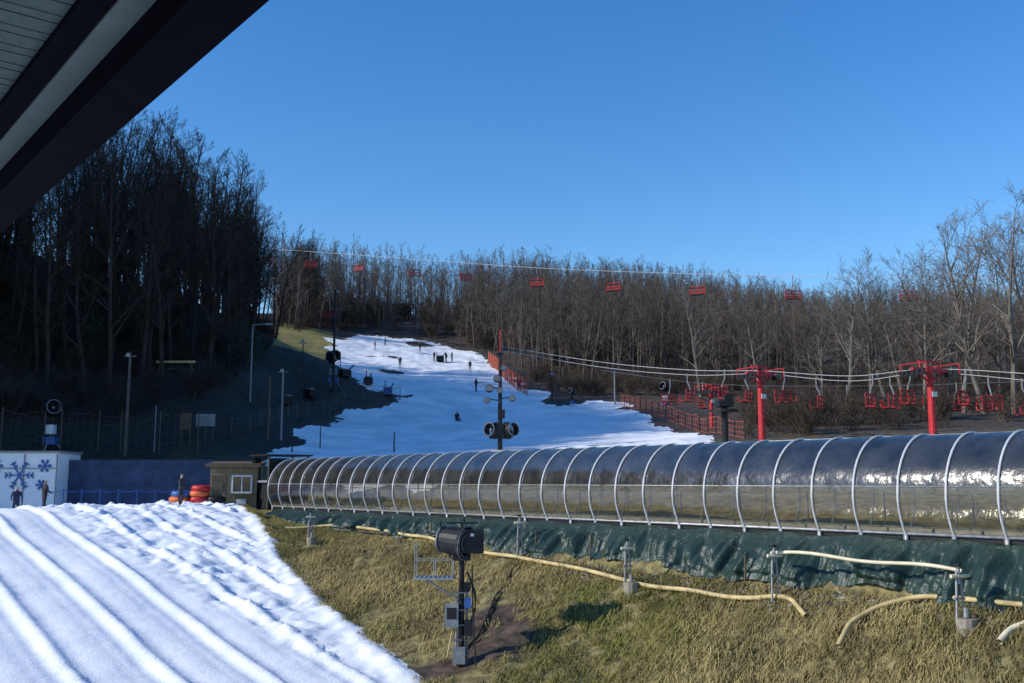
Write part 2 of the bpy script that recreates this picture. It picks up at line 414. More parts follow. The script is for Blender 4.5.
# canopy height: lower with the ridge line; off frame raised to cast shade
kpx=[-1200,-400,-100,100,150,180,205,225,245,270,330,450,520,600,700,760,830,900,1024,1300]; ktop=[-700,-250,40,66,84,92,108,136,176,218,236,250,248,260,268,279,291,288,284,280]
kb=[bb(p) for p in kpx]; ke=[bearing(p,t)[1] for p,t in zip(kpx,ktop)]
def scatter(cnt,xr,yr,test,meshes,par,nm,smin_,smax_,cap=False):
    x=rng.uniform(*xr,cnt);y=rng.uniform(*yr,cnt); k=test(x,y)
    x=x[k];y=y[k];z=H(x,y); c_=0
    for a,b_,c in zip(x,y,z):
        s_=random.uniform(smin_,smax_)
        if cap:
            mx=(np.interp(a/b_,kb,ke)*b_-c)/17*random.uniform(.80,1.08)
            s_=min(s_,mx)
            if s_<.32: continue
        c_+=1
        inst(random.choice(meshes),nm,(a,b_,c-.1),random.uniform(0,6.28),(max(s_,.7),max(s_,.7),s_*random.uniform(.95,1.05)) if cap else (s_,)*3,par)
    return c_
def t1(x,y):
    b_=x/y; return (y>np.interp(b_,fb,fY))&(b_>-.24)&(b_<.62)&~inpoly(x,y,poly)
n1_=scatter(2900,(-62,160),(98,262),t1,fv,forest,'tree',.78,1.08,True)
lb=[bb(p) for p in (-400,0,100,200,235,258,272,290,330)]; lY=[60,76,80,86,92,108,130,160,190]
def t2(x,y):
    b_=x/y; dx=x-gpc[0];dy=y-gpc[1]; al=dx*-.967+dy*-.254; ac=abs(dx*.254-dy*.967)
    hid=(x<-46)&(y>106)&(fbm(x*1.7,y*1.7,12)<.62)
    return (y>np.interp(b_,lb,lY))&(b_<-.2)&~inpoly(x,y,gpoly)&~inpoly(x,y,poly)&~((al>-6)&(al<60)&(ac<19))&~hid
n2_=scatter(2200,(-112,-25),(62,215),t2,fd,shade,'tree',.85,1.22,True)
def t3(x,y): return (x<-46)&(y<75)&(y>46)&(x/y<-.62)&(x<-48+(75-y)*-.35)  # unseen trees on the west hill, put in to cast shade
n3_=scatter(420,(-115,-45),(40,75),t3,fd,shade,'tree',1.0,1.2)
def t4(x,y):
    b_=x/y; f=np.interp(b_,fb,fY); return (((y>f-7)&(y<f+14))|((y>70)&(y<f)&(b_>.235)&(fbm(x*.1,y*.1,8)>.42)))&(b_>.02)&(b_<.6)&~inpoly(x,y,poly)
n4_=scatter(1500,(0,90),(68,160),t4,bv,brush,'brush',.4,1.15)
def t6(x,y): return t1(x,y)&(y>150)
n6_=scatter(1100,(-62,140),(150,250),t6,bv,brush,'brush',1.2,2.0)
def t5(x,y):
    b_=x/y; f=np.interp(b_,lb,lY); return (y>f-5)&(y<f+16)&(b_<-.2)&(b_>-.6)&~inpoly(x,y,gpoly)&~inpoly(x,y,poly)
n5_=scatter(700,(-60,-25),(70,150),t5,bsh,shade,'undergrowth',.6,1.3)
print('trees',n1_,n2_,n3_,n4_,n5_,n6_,'gp',gpc)
big=[tree_mesh('big_tree_mesh',60+i,18,.26,'barkb',spread=.36,start=.25,nl=18,twig=.017,dep=(7,6,4)) for i in range(3)]
for px,py,top,k,YY in [(848,408,250,0,98),(872,404,258,1,101),(925,408,238,1,97),(948,404,254,2,103),(985,410,203,2,94),(1014,408,190,0,92),(1045,410,204,1,95),(905,404,272,0,104),(1000,400,232,1,104),(822,404,288,2,106),(964,412,222,0,96),(1030,408,220,2,98),(888,404,268,2,100),(936,408,244,0,99),(760,392,284,1,120),(700,388,272,0,122)]:
    b_,_=bearing(px,py); x=b_*YY; z=h1(x,YY)
    _,e=bearing(px,top); hgt=e*YY-z
    inst(big[k],'bare_tree',(x,YY,z-.1),random.uniform(0,6),(hgt/18,)*3,None)
def shrub(px,py,r,Y):
    B=MB(); R=random.Random(px); b_,_=bearing(px,py); x=b_*Y; z=h1(x,Y)
    for k in range(5): 
        B.tube((R.uniform(-.2,.2),R.uniform(-.2,.2),-.2),(R.uniform(-r,r)*.6,R.uniform(-r,r)*.6,r),.06,'bark',.02,n=4)
    cl=[Vector((R.uniform(-r,r),R.uniform(-r,r),R.uniform(.2,r*1.5))) for _ in range(16)]
    for k in range(2600):
        c=random.choice(cl); d=Vector((R.gauss(0,1),R.gauss(0,1),R.gauss(0,1))).normalized()*r*.38*R.uniform(.6,1.05); p=c+d
        if p.z<0:p.z=abs(p.z)
        a=Vector((R.uniform(-1,1),R.uniform(-1,1),R.uniform(-.6,.6))).normalized(); t=a.orthogonal().normalized()
        l=R.uniform(.10,.2); B.add([p,p+a*l*.5+t*.05,p+a*l,p+a*l*.5-t*.05],[(0,1,2,3)],'leaf')
    B.make('evergreen_shrub',(x,Y,z))
for px,py,r,Y in [(70,400,2.6,84),(105,380,3.4,88),(30,385,3.2,82),(210,385,2.8,92),(235,395,2.2,93),(165,380,2.6,92)]: shrub(px,py,r,Y)
# ---------------- covered conveyor tunnel -------------------------------------------
m,nt,b=newmat('smoked_polycarbonate'); nt.nodes.remove(b)
out=nt.nodes['Material Output']; L=nt.links.new
tr=nt.nodes.new('ShaderNodeBsdfTransparent'); gl=nt.nodes.new('ShaderNodeBsdfGlossy'); df=nt.nodes.new('ShaderNodeBsdfDiffuse')
geo=nt.nodes.new('ShaderNodeTexCoord'); sx=nt.nodes.new('ShaderNodeSeparateXYZ'); L(geo.outputs['Object'],sx.inputs[0])
nz=nt.nodes.new('ShaderNodeTexNoise'); nz.inputs['Scale'].default_value=1.6; nz.inputs['Detail'].default_value=5; L(geo.outputs['Object'],nz.inputs['Vector'])
mm=nt.nodes.new('ShaderNodeMath');mm.operation='MULTIPLY';mm.inputs[1].default_value=.4; L(sx.outputs[2],mm.inputs[0])
mr=nt.nodes.new('ShaderNodeValToRGB'); mr.color_ramp.elements[0].position=.475;mr.color_ramp.elements[1].position=.50
L(mm.outputs[0],mr.inputs[0])
mr.color_ramp.elements[0].color=(.90,.85,.72,1); mr.color_ramp.elements[1].color=(.20,.21,.22,1)
L(mr.outputs[0],tr.inputs[0]); gl.inputs['Color'].default_value=(.66,.65,.63,1); gl.inputs['Roughness'].default_value=.17
df.inputs['Color'].default_value=(.17,.165,.155,1)
bp=nt.nodes.new('ShaderNodeBump'); bp.inputs['Strength'].default_value=.45; bp.inputs['Distance'].default_value=.10; L(nz.outputs['Fac'],bp.inputs['Height']); L(bp.outputs[0],gl.inputs['Normal'])
m1=nt.nodes.new('ShaderNodeMixShader')
# diffuse share varies with noise and rises towards the top of the panels
dr=nt.nodes.new('ShaderNodeMapRange'); dr.inputs['From Min'].default_value=.3; dr.inputs['From Max'].default_value=.75; dr.inputs['To Min'].default_value=.05; dr.inputs['To Max'].default_value=.24; L(nz.outputs['Fac'],dr.inputs['Value'])
dz=nt.nodes.new('ShaderNodeMapRange'); dz.inputs['From Min'].default_value=.8; dz.inputs['From Max'].default_value=2.4; dz.inputs['To Min'].default_value=.5; dz.inputs['To Max'].default_value=1.6; L(sx.outputs[2],dz.inputs['Value'])
dm=nt.nodes.new('ShaderNodeMath'); dm.operation='MULTIPLY'; L(dr.outputs[0],dm.inputs[0]); L(dz.outputs[0],dm.inputs[1])
L(dm.outputs[0],m1.inputs[0]); L(tr.outputs[0],m1.inputs[1]); L(df.outputs[0],m1.inputs[2])
fr=nt.nodes.new('ShaderNodeLayerWeight'); fr.inputs[0].default_value=.32
fm=nt.nodes.new('ShaderNodeMath'); fm.operation='MULTIPLY_ADD'; fm.inputs[1].default_value=.7; fm.inputs[2].default_value=.045; L(fr.outputs['Facing'],fm.inputs[0])
m2=nt.nodes.new('ShaderNodeMixShader'); L(fm.outputs[0],m2.inputs[0]); L(m1.outputs[0],m2.inputs[1]); L(gl.outputs[0],m2.inputs[2]); L(m2.outputs[0],out.inputs[0])
M['poly']=m
tun=empty('covered_conveyor_tunnel',(P0[0],P0[1],-1.32))
rz=math.atan2(D[1],D[0])
tun.rotation_euler=(0,0,rz)
S0,S1,dS=-11.25,38.75,1.25
prof=[]
for k in range(29):
    a=math.radians(-38+k*(256/28)); prof.append((1.45*math.cos(a),.95+1.55*math.sin(a)))
B=MB(); ns=int((S1-S0)/dS); vs=[];fs=[]
for i in range(ns*2+1):
    s=S0+i*dS/2; bul=1.0 if i%2==0 else 1.014+.01*math.sin(i*2.3)
    for (y,z) in prof: vs.append((s,y*bul,.95+(z-.95)*bul))
K=len(prof)
for i in range(ns*2):
    for k in range(K-1): fs.append((i*K+k,i*K+k+1,(i+1)*K+k+1,(i+1)*K+k))
B.add(vs,fs,'poly'); B.make('clear_panels',parent=tun,smooth=True)
B=MB()
for i in range(ns+1):
    s=S0+i*dS; B.path([(s,y*1.02,.95+(z-.95)*1.02) for y,z in prof],.034,'rib',n=6)
    for sd in(-1,1):
        B.box((s,sd*1.17,-.12),(.1,.12,.34),'steel')
for ang in (-36,9,171,216,90):
    a=math.radians(ang); B.tube((S0,1.46*math.cos(a),.95+1.56*math.sin(a)),(S1,1.46*math.cos(a),.95+1.56*math.sin(a)),.018 if ang not in(-36,216) else .045,'steel',n=6)
B.make('ribs_and_rails',parent=tun,smooth=True)
B=MB()
B.box(((S0+S1)/2,0,-.06),(S1-S0,2.3,.10),'dark'); B.box(((S0+S1)/2,0,.06),(S1-S0,.75,.06),'rubber')
for sd in(-1,1): B.box(((S0+S1)/2,sd*.5,.08),(S1-S0,.14,.12),'steel')
for i in range(0,ns,2):
    s=S0+i*dS+.6; B.tube((s,-.95,0),(s,-.95,1.0),.025,'steel',n=5)
B.tube((S0,-.95,1.0),(S1,-.95,1.0),.02,'steel',n=5)
B.make('conveyor_belt',parent=tun)
# tarp skirt
m,nt,b=newmat('green_tarpaulin')
b.inputs['Base Color'].default_value=(.015,.036,.030,1); b.inputs['Roughness'].default_value=.42; b.inputs['Specular IOR Level'].default_value=.4
tcn=nt.nodes.new('ShaderNodeTexCoord'); nz=nt.nodes.new('ShaderNodeTexNoise'); nz.inputs['Scale'].default_value=3.2; nz.inputs['Detail'].default_value=7; nz.inputs['Distortion'].default_value=1.6
nt.links.new(tcn.outputs['Object'],nz.inputs['Vector']); bp=nt.nodes.new('ShaderNodeBump'); bp.inputs['Strength'].default_value=.6; bp.inputs['Distance'].default_value=.08
nt.links.new(nz.outputs['Fac'],bp.inputs['Height']); nt.links.new(bp.outputs[0],b.inputs['Normal'])
M['tarp']=m
B=MB(); fs=[]; NS=900;NT=22
sa=np.linspace(S0,S1-1,NS+1); wbo=np.array([2.15+.45*mnoise.noise(Vector((s*.5,1.3,0))) for s in sa])
xb,yb=XY(sa,wbo); zbo=H(xb,yb)+.03+np.array([.16*abs(mnoise.noise(Vector((s*.8,5,0)))) for s in sa])
vx=[];vy=[];vz=[];vt=[]
for i in range(NS+1):
    s=sa[i]; wtop=1.24; wbot=wbo[i]; zb=zbo[i]
    sag=abs(math.sin(math.pi*(s-S0)/2.5))
    gather=mnoise.noise(Vector((s*.22,0,8)))
    for k in range(NT+1):
        t=k/NT
        ztop=-1.36-.08*sag
        bulge=.30*math.sin(math.pi*t)
        fold=mnoise.noise(Vector((s*2.1+t*(.6+3*gather),t*.7,0)))*.46+mnoise.noise(Vector((s*6.5-t*(.8-5*gather),t*1.0,3)))*.20
        dg_=abs(mnoise.noise(Vector((s*1.1+t*1.6,t*.9,9))))*.45
        w=wtop+(wbot-wtop)*t**.8+(bulge*.3+fold+dg_*.6)*min(1,t*3.0)*(1 if t<.85 else .6)
        x,y=XY(s,w); vx.append(x);vy.append(y);vz.append(ztop+(zb-ztop)*t);vt.append(t)
vx=np.array(vx);vy=np.array(vy);vz=np.array(vz);vt=np.array(vt)
hg=H(vx,vy)+.03; vz=np.where(vt>.6,np.maximum(vz,hg),vz)
for i in range(NS):
    for k in range(NT): fs.append((i*(NT+1)+k,i*(NT+1)+k+1,(i+1)*(NT+1)+k+1,(i+1)*(NT+1)+k))
B.add(list(zip(vx.tolist(),vy.tolist(),vz.tolist())),fs,'tarp'); B.make('tarpaulin_skirt',smooth=True)
x,y=XY(40.4,0)
B=MB()
B.box((0,0,.2),(1.8,2.2,1.3),'dark'); B.box((0,0,1.0),(2.2,2.6,.10),'greypole')
for a in(-1,1):
    for c in(-1,1): B.tube((a*.95,c*1.15,-1),(a*.95,c*1.15,2.4),.06,'wood')
B.box((0,0,2.42),(2.3,2.7,.08),'dark'); B.box((-.95,0,1.7),(.05,2.3,1.1),'dark'); B.box((.95,1.0,1.5),(.06,.5,1.6),'dark')
B.make('conveyor_drive_housing',(x,y,-1.0),rz)
# ---------------- roof eave overhead ------------------------------------------------
M['soff']=mat('soffit_panel',(.06,.085,.083),.6,var=.15,scale=25,bump=.1,spec=.1)
M['trim']=mat('fascia_trim',(.085,.112,.11),.6,var=.12,scale=3,spec=.1); M['blk']=mat('dark_gutter',(.003,.003,.006),.8,spec=.02)
ew=22.68; HR=2.4
ev=empty('roof_eave',(*XY(-10,ew),HR)); ev.rotation_euler=(0,0,rz)
B=MB()
B.box((0,.15,.02),(44,.30,.30),'blk'); B.box((0,.38,.08),(44,.15,.06),'trim'); B.box((0,.53,.12),(44,.14,.12),'blk')
B.make('fascia_and_gutter',parent=ev)
B=MB()
for i in range(150):
    u=-20+i*.28
    B.box((u,2.58,.12),(.262,4.0,.02),'soff'); B.box((u+.14,2.58,.135),(.02,4.0,.02),'blk'); 
    B.box((u+.035,2.58,.108),(.012,4.0,.006),'soff')
B.box((0,2.4,.30),(44,4.6,.12),'blk')
B.make('soffit',parent=ev)
# ---------------- hoses and stands --------------------------------------------------
def ground_path(pp,off=.07):
    k=[hit(a,b_) for a,b_ in pp]; out=[]
    for i in range(len(k)-1):
        for t in range(10):
            q=k[i].lerp(k[i+1],t/10); out.append(Vector((q.x+.12*mnoise.noise(q*.8),q.y+.2*mnoise.noise(q*.7+Vector((3,3,3))),0)))
    out.append(Vector((k[-1].x,k[-1].y,0)))
    sm=out[:]
    for it in range(6):
        sm=[sm[0]]+[(sm[i-1]+sm[i]*2+sm[i+1])/4 for i in range(1,len(sm)-1)]+[sm[-1]]
    for q in sm: q.z=h1(q.x,q.y)+off
    for it in range(5):
        zz=[q.z for q in sm]
        for i in range(1,len(sm)-1): sm[i].z=max((zz[i-1]+zz[i]*2+zz[i+1])/4,zz[i]-.01)
    return sm
B=MB(); B.path(ground_path([(285,532),(330,528),(395,536),(430,543),(462,555),(500,560),(540,566),(600,582),(640,590),(700,601),(760,603),(790,606),(806,624)],.15),.065,'hose'); B.make('water_hose',smooth=True)
B=MB(); B.path(ground_path([(836,655),(852,634),(880,616),(930,608),(985,612),(1040,620)],.18),.06,'hose'); B.make('water_hose',smooth=True)
B=MB(); B.path(ground_path([(1000,648),(1015,637),(1060,622)],.12),.07,'hosew'); B.make('water_hose',smooth=True)
B=MB(); B.path(ground_path([(262,520),(285,522),(300,534),(345,533),(400,538)],.08),.05,'dark'); B.make('power_cable',smooth=True)
B=MB(); B.path(ground_path([(480,556),(540,562),(610,578),(700,596),(740,600)],.10),.03,'dark'); B.make('power_cable',smooth=True)
g=hit(770,604); g2=hit(958,612)
a=P(771,553,g.y); c=P(962,572,g2.y)
B=MB(); pl=[]
for i in range(25):
    t=i/24; q=a.lerp(c,t); q.z+=.07*math.sin(math.pi*t)+.05*math.sin(t*9); pl.append(q)
B.path(pl,.045,'hosew'); B.make('overhead_water_hose',smooth=True)
def stand(px,py,top,kind):
    g=hit(px,py); t=P(px,top,g.y).z-g.z; B=MB()
    B.tube((-.12,0,-.1),(-.05,0,t),.028,'steel'); B.tube((.12,0,-.1),(.05,0,t*.9),.028,'steel'); B.tube((0,.22,-.1),(0,0,t*.8),.022,'pole')
    B.box((0,0,t*.55),(.26,.05,.05),'steel'); B.tube((-.2,0,t*.93),(.22,0,t*.93),.045,'hosew'); B.tube((0,0,t*.8),(0,0,t*1.1),.04,'steel')
    B.tube((-.05,-.02,t*1.1),(-.05,-.02,t*1.14),.09,'dark',n=10)
    if kind: 
        B.tube((.06,-.1,-.12),(.06,-.1,.28),.20,'concrete',.23,n=12); B.tube((.06,-.1,.3),(.06,-.1,.5),.06,'steel')
    B.make('hydrant_stand',g,.3)
stand(776,606,552,0); stand(628,592,545,1); stand(962,636,572,1); stand(520,560,520,0); stand(310,545,515,1)
for (px,py) in [(590,566),(535,560),(430,540),(745,590)]:
    q=hit(px,py); B2=MB(); B2.tube((0,0,-.1),(.05,.05,.9),.025,'wood'); B2.tube((0,0,.85),(-.4,.6,1.2),.012,'dark'); B2.make('tie_down_stake',q)
B=MB(); ng=1700
s=rng.uniform(-12,14,ng)+(rng.random(ng)>.8)*14; w=2.25+np.abs(rng.normal(0,.45,ng)); gx_,gy_=XY(s,w); gz_=H(gx_,gy_)
R=random.Random(5)
for x,y,z in zip(gx_,gy_,gz_):
    r=R.uniform(.02,.07)
    vs=[(x+R.uniform(-r,r),y+R.uniform(-r,r),z+R.uniform(0,r*1.4)) for _ in range(5)]
    B.add(vs,[(0,1,2),(0,2,3),(0,3,4),(1,2,4),(2,3,4),(0,1,4)],'rock')
B.make('gravel_strip')
# ---------------- fan snow guns -----------------------------------------------------
def drum(B,c,axis,r,L,m='dark'):
    axis=Vector(axis).normalized(); c=Vector(c); a=c-axis*L/2; e=c+axis*L/2; q=axis.orthogonal().normalized(); t=axis.cross(q)
    n=20; rings=[(0,r*1.12),(.12,r*1.0),(.7,r*.92),(1,r*.8)]
    vs=[];fs=[]
    for f,rr in rings:
        for k in range(n):
            an=6.2832*k/n; vs.append(a.lerp(e,f)+(q*math.cos(an)+t*math.sin(an))*rr)
    for f,rr in rings[::-1]:
        for k in range(n):
            an=6.2832*k/n; vs.append(a.lerp(e,f)+(q*math.cos(an)+t*math.sin(an))*(rr-.03))
    R_=len(rings)*2
    for i in range(R_):
        j=(i+1)%R_
        for k in range(n): fs.append((i*n+k,i*n+(k+1)%n,j*n+(k+1)%n,j*n+k))
    B.add(vs,fs,m)
    B.tube(c-axis*L*.3,c+axis*L*.25,r*.28,'greypole',r*.15,n=10)
    for k in range(9):
        an=6.2832*k/9; d1=q*math.cos(an)+t*math.sin(an); d2=q*math.cos(an+.35)+t*math.sin(an+.35)
        B.add([c+d1*r*.2,c+d2*r*.2+axis*.06,c+d2*r*.85+axis*.10,c+d1*r*.85],[(0,1,2,3)],'dark')
    for rr in(.55,.9,1.1): 
        B.path([a+(q*math.cos(6.2832*k/24)+t*math.sin(6.2832*k/24))*r*rr-axis*.02 for k in range(24)],.012,'greypole',n=4,closed=True)
    B.path([e+(q*math.cos(6.2832*k/24)+t*math.sin(6.2832*k/24))*r*.86 for k in range(24)],.03,'greypole',n=5,closed=True)
g=GUN; B=MB(); T=P(460,541,g.y).z-g.z
B.tube((0,0,-.3),(0,0,T*.93),.09,'dark',.07,n=10); B.tube((.16,.05,-.3),(.14,.02,T*.62),.035,'greypole'); B.tube((-.16,.05,-.3),(-.12,.02,T*.55),.03,'steel')
for f in(.08,.2,.32,.44,.58): B.box((0,0,T*f),(.42,.16,.04),'greypole')
drum(B,(-.22,.05,T),(-.85,.45,.12),.42,.75)
B.box((.30,.02,T-.0),(.62,.46,.66),'dark'); B.box((.30,-.22,T+.05),(.44,.03,.40),'dark'); B.box((.30,-.245,T+.18),(.10,.02,.08),'white'); B.box((0,0,T*.86),(.5,.3,.12),'dark')
B.box((.0,0,T+.50),(.9,.1,.05),'dark'); B.tube((.05,0,T+.5),(.05,0,T+.68),.03,'dark')
for sd in(-.62,.0): B.tube((sd*.5,0,T*.86),(sd,0,T+.5),.03,'dark')
pz=T*.70
B.box((-.75,0,pz),(1.1,.7,.05),'steel')
for i in range(9): B.box((-1.25+i*.125,0,pz+.03),(.02,.68,.03),'greypole')
for xx in(-1.28,-.75,-.24):
    for yy in(-.33,.33): B.tube((xx,yy,pz),(xx,yy,pz+.95 if xx<-1 else pz+.5),.015,'greypole',n=5)
for yy in(-.33,.33): B.tube((-1.28,yy,pz+.5),(-.24,yy,pz+.5),.013,'greypole',n=5)
B.tube((-1.1,0,pz),(-.05,0,pz-.6),.025,'steel')
B.box((-.26,-.12,T*.40),(.38,.24,.62),'greypole'); B.box((-.26,-.245,T*.42),(.26,.02,.3),'dark'); B.box((.2,-.1,T*.30),(.22,.2,.4),'dark'); B.box((.18,-.1,T*.5),(.18,.16,.28),'blue'); B.box((.16,-.1,T*.63),(.2,.16,.24),'dark')
B.box((-.05,-.05,T*.08),(.34,.3,.45),'greypole')
B.path([(.15+.25*math.sin(t*.5),-.1,T*.75-t*T*.075) for t in range(11)],.03,'dark')
B.path([(.3+.02*t*t*.12,-.05-.05*t,T*.8-t*.36) for t in range(9)],.022,'dark')
B.path([(-.2-.03*t,-.12,T*.35-t*.16) for t in range(7)],.02,'hose')
B.make('snow_gun_tower',g)
B=MB(); B.path(ground_path([(466,655),(478,640),(492,610),(508,580),(520,562)],.06),.035,'dark'); B.make('power_cable',smooth=True)
def small_gun(px,py,top,Y=None,axis=(.6,-.8,.2),base='white'):
    g=hit(px,py) if Y is None else Vector((bearing(px,py)[0]*Y,Y,h1(bearing(px,py)[0]*Y,Y)))
    T=P(px,top,g.y).z-g.z; B=MB(); r=T*.16
    drum(B,(0,0,T-r),axis,r,r*1.5)
    B.tube((0,0,.3),(0,0,T-r*2),.07,'dark'); 
    for a in range(3): B.tube((0,0,T*.35),(math.cos(a*2.1+.4)*T*.22,math.sin(a*2.1+.4)*T*.22,-.1),.04,'steel')
    B.box((0,-.1,T*.42),(T*.16,T*.14,T*.18),base); B.box((0,0,T*.2),(T*.24,T*.2,T*.14),'blue')
    B.box((r*.9,0,T-r),(r*.3,r*.4,r*1.4),'dark')
    for sd in(-1,1): B.box((sd*r*1.12,0,T-r*1.3),(.05,.12,r*1.5),'dark')
    B.make('fan_snow_gun',g)
small_gun(50,452,400); small_gun(665,410,382,axis=(-.7,-.6,.2)); small_gun(333,388,350,axis=(.7,-.6,.2),base='greypole'); small_gun(572,406,388,axis=(-.7,-.6,.2),base='dark')
# ---------------- poles -------------------------------------------------------------
def light_pole(px,py,top,r=.1,arm=0,lamps=1,m='pole',name='light_pole'):
    g=hit(px,py); T=P(px,top,g.y).z-g.z; B=MB(); B.tube((0,0,-.4),(0,0,T),r,m,r*.7,n=8)
    if arm: 
        B.tube((0,0,T),(arm,0,T+.1),.05,m); B.box((arm*1.15,0,T+.08),(abs(arm)*.5,.3,.14),'greypole'); B.box((arm*1.15,0,T+.0),(abs(arm)*.4,.24,.03),'lampglass')
    elif lamps:
        B.tube((-.4,0,T-.3),(.4,0,T-.3),.04,'greypole')
        for k in range(lamps):
            xx=-.35+.7*(k/(max(lamps-1,1))) if lamps>1 else 0
            B.tube((xx,-.1,T-.1),(xx,-.35,T-.25),.10,'dark',.18,n=10); B.tube((xx,-.35,T-.25),(xx,-.37,T-.26),.16,'lampglass',n=10)
    else: B.tube((0,0,T),(0,0,T+.05),r*.9,'dark')
    B.make(name,g)
light_pole(250,402,325,.09,arm=1.3,m='greypole'); light_pole(125,455,352,.13,lamps=1); light_pole(333,392,290,.16,lamps=2,m='dark')
light_pole(281,440,368,.09,lamps=1,m='greypole'); light_pole(268,441,376,.08,m='wood',lamps=0,name='wooden_post'); light_pole(301,420,340,.07,m='dark',lamps=1)
light_pole(615,405,370,.10,lamps=1,m='greypole'); light_pole(552,402,372,.09,lamps=1,m='dark'); light_pole(154,452,406,.05,m='greypole',name='marker_post',lamps=0)
light_pole(394,452,433,.06,m='dark',name='marker_post',lamps=0); light_pole(320,448,425,.05,m='dark',name='marker_post',lamps=0); light_pole(292,452,428,.06,m='dark',name='marker_post',lamps=0)
g=hit(500,450); T=P(501,352,g.y).z-g.z; B=MB()
B.tube((0,0,-.4),(0,0,T),.17,'dark',.11); B.tube((0,0,T),(0,0,P(501,330,g.y).z-g.z),.04,'red')
B.box((0,0,T*.98),(.5,.5,.12),'dark')
for k,(dx,dz,rr) in enumerate([(-.75,.62,.26),(.0,.60,.2),(-.2,.72,.24),(.85,.52,.22),(.25,.83,.2),(-.9,.5,.2)]):
    B.tube((0,0,T*dz),(dx,-.1,T*dz+.1),.04,'dark'); B.tube((dx,-.1,T*dz+.1),(dx,-.45,T*dz-.02),rr*.6,'dark',rr*1.2,n=12); B.tube((dx,-.45,T*dz-.02),(dx,-.47,T*dz-.03),rr*1.1,'greypole',n=12)
drum(B,(-.55,-.2,T*.2),(-.6,-.7,.1),.55,.7); drum(B,(.75,-.2,T*.2),(.6,-.7,.1),.55,.7); B.box((0,0,T*.12),(1.5,.6,.12),'dark'); B.box((0,-.3,T*.2),(.5,.5,.7),'dark')
B.box((.1,-.25,T*.36),(.5,.3,.6),'dark')
B.make('lighting_tower',g)
def lift_tower(px,py,top,w,Y,rz=.0,r=.24):
    b_,_=bearing(px,py); x=b_*Y; z=h1(x,Y); T=P(px,top,Y).z-z; B=MB()
    B.tube((0,0,-.5),(0,0,T-.3),r,'red',r*.75,n=12)
    B.box((0,0,T-.55),(w,.2,.24),'red'); B.box((0,0,T-.05),(w*.6,.12,.12),'red')
    for sd in(-1,1):
        B.tube((sd*w*.27,0,T-.05),(sd*w*.27,0,T-.6),.05,'red'); B.tube((0,0,T-1.3),(sd*w*.4,0,T-.6),.06,'red')
        B.box((sd*w*.47,0,T-.85),(.12,2.0,.14),'dark')
        for k in range(5): B.tube((sd*w*.47-.09,-.8+k*.4,T-.72),(sd*w*.47+.09,-.8+k*.4,T-.72),.16,'dark',n=10)
        B.tube((sd*w*.47,-1,T-.2),(sd*w*.47,1,T-.2),.03,'red'); B.tube((sd*w*.47,-1,T-.2),(sd*w*.47,-1,T-.8),.03,'red'); B.tube((sd*w*.47,1,T-.2),(sd*w*.47,1,T-.8),.03,'red')
    for k in range(int(T/.4)): B.box((.0,-r-.03,.4*k+.3),(.34,.03,.03),'dark')
    B.box((0,-r-.05,T*.6),(.4,.03,.3),'white')
    B.make('chairlift_tower',(x,Y,z),rz)
lift_tower(762,430,366,2.4,66,.5); lift_tower(933,430,361,2.7,58,.4); lift_tower(712,430,384,2.0,86,.6,.18)
def station(px,top,Y):
    b_,_=bearing(px,430); x=b_*Y; z=h1(x,Y); T=P(px,top,Y).z-z; B=MB()
    B.tube((0,0,-.3),(0,0,T),.2,'dark'); B.box((0,0,T),(.9,1.4,.35),'dark'); B.tube((0,0,T-.5),(0,0,T-.35),.9,'dark',n=20); B.box((.2,-.3,T+.35),(.5,.5,.4),'dark')
    B.make('lift_bullwheel_station',(x,Y,z))
station(725,404,62)
B=MB()
B.path([(0,0,.1),(0,0,-.6),(.05,.22,-1.0),(0,.25,-1.3)],.05,'greypole',n=6)
B.tube((-.72,.25,-1.3),(.72,.25,-1.3),.045,'chairred')
for sx_ in(-.72,0,.72):
    B.path([(sx_,.25,-1.3),(sx_,.22,-2.15),(sx_,-.25,-2.2)]+([(sx_,-.38,-1.95),(sx_,-.3,-1.65)] if sx_ else []),.045,'chairred',n=6)
for k in range(4): B.box((0,-.2+k*.13,-2.21),(1.4,.10,.03),'dark')
for k in range(2): B.box((0,.23,-1.95+k*.27),(1.4,.03,.11),'chairred')
B.path([(-.68,.25,-1.35),(-.68,-.5,-1.6),(.68,-.5,-1.6),(.68,.25,-1.35)],.03,'dark',n=5)
chair0=B.make('chairlift_chair',(0,0,-500)); cme=chair0.data; bpy.data.objects.remove(chair0)
def catmull(k,n=10):
    out=[]
    for i in range(len(k)-1):
        p0=k[max(i-1,0)];p1=k[i];p2=k[i+1];p3=k[min(i+2,len(k)-1)]
        for j in range(n):
            t=j/n; out.append(.5*((2*p1)+(-p0+p2)*t+(2*p0-5*p1+4*p2-p3)*t*t+(-p0+3*p1-3*p2+p3)*t**3))
    out.append(k[-1]); return out
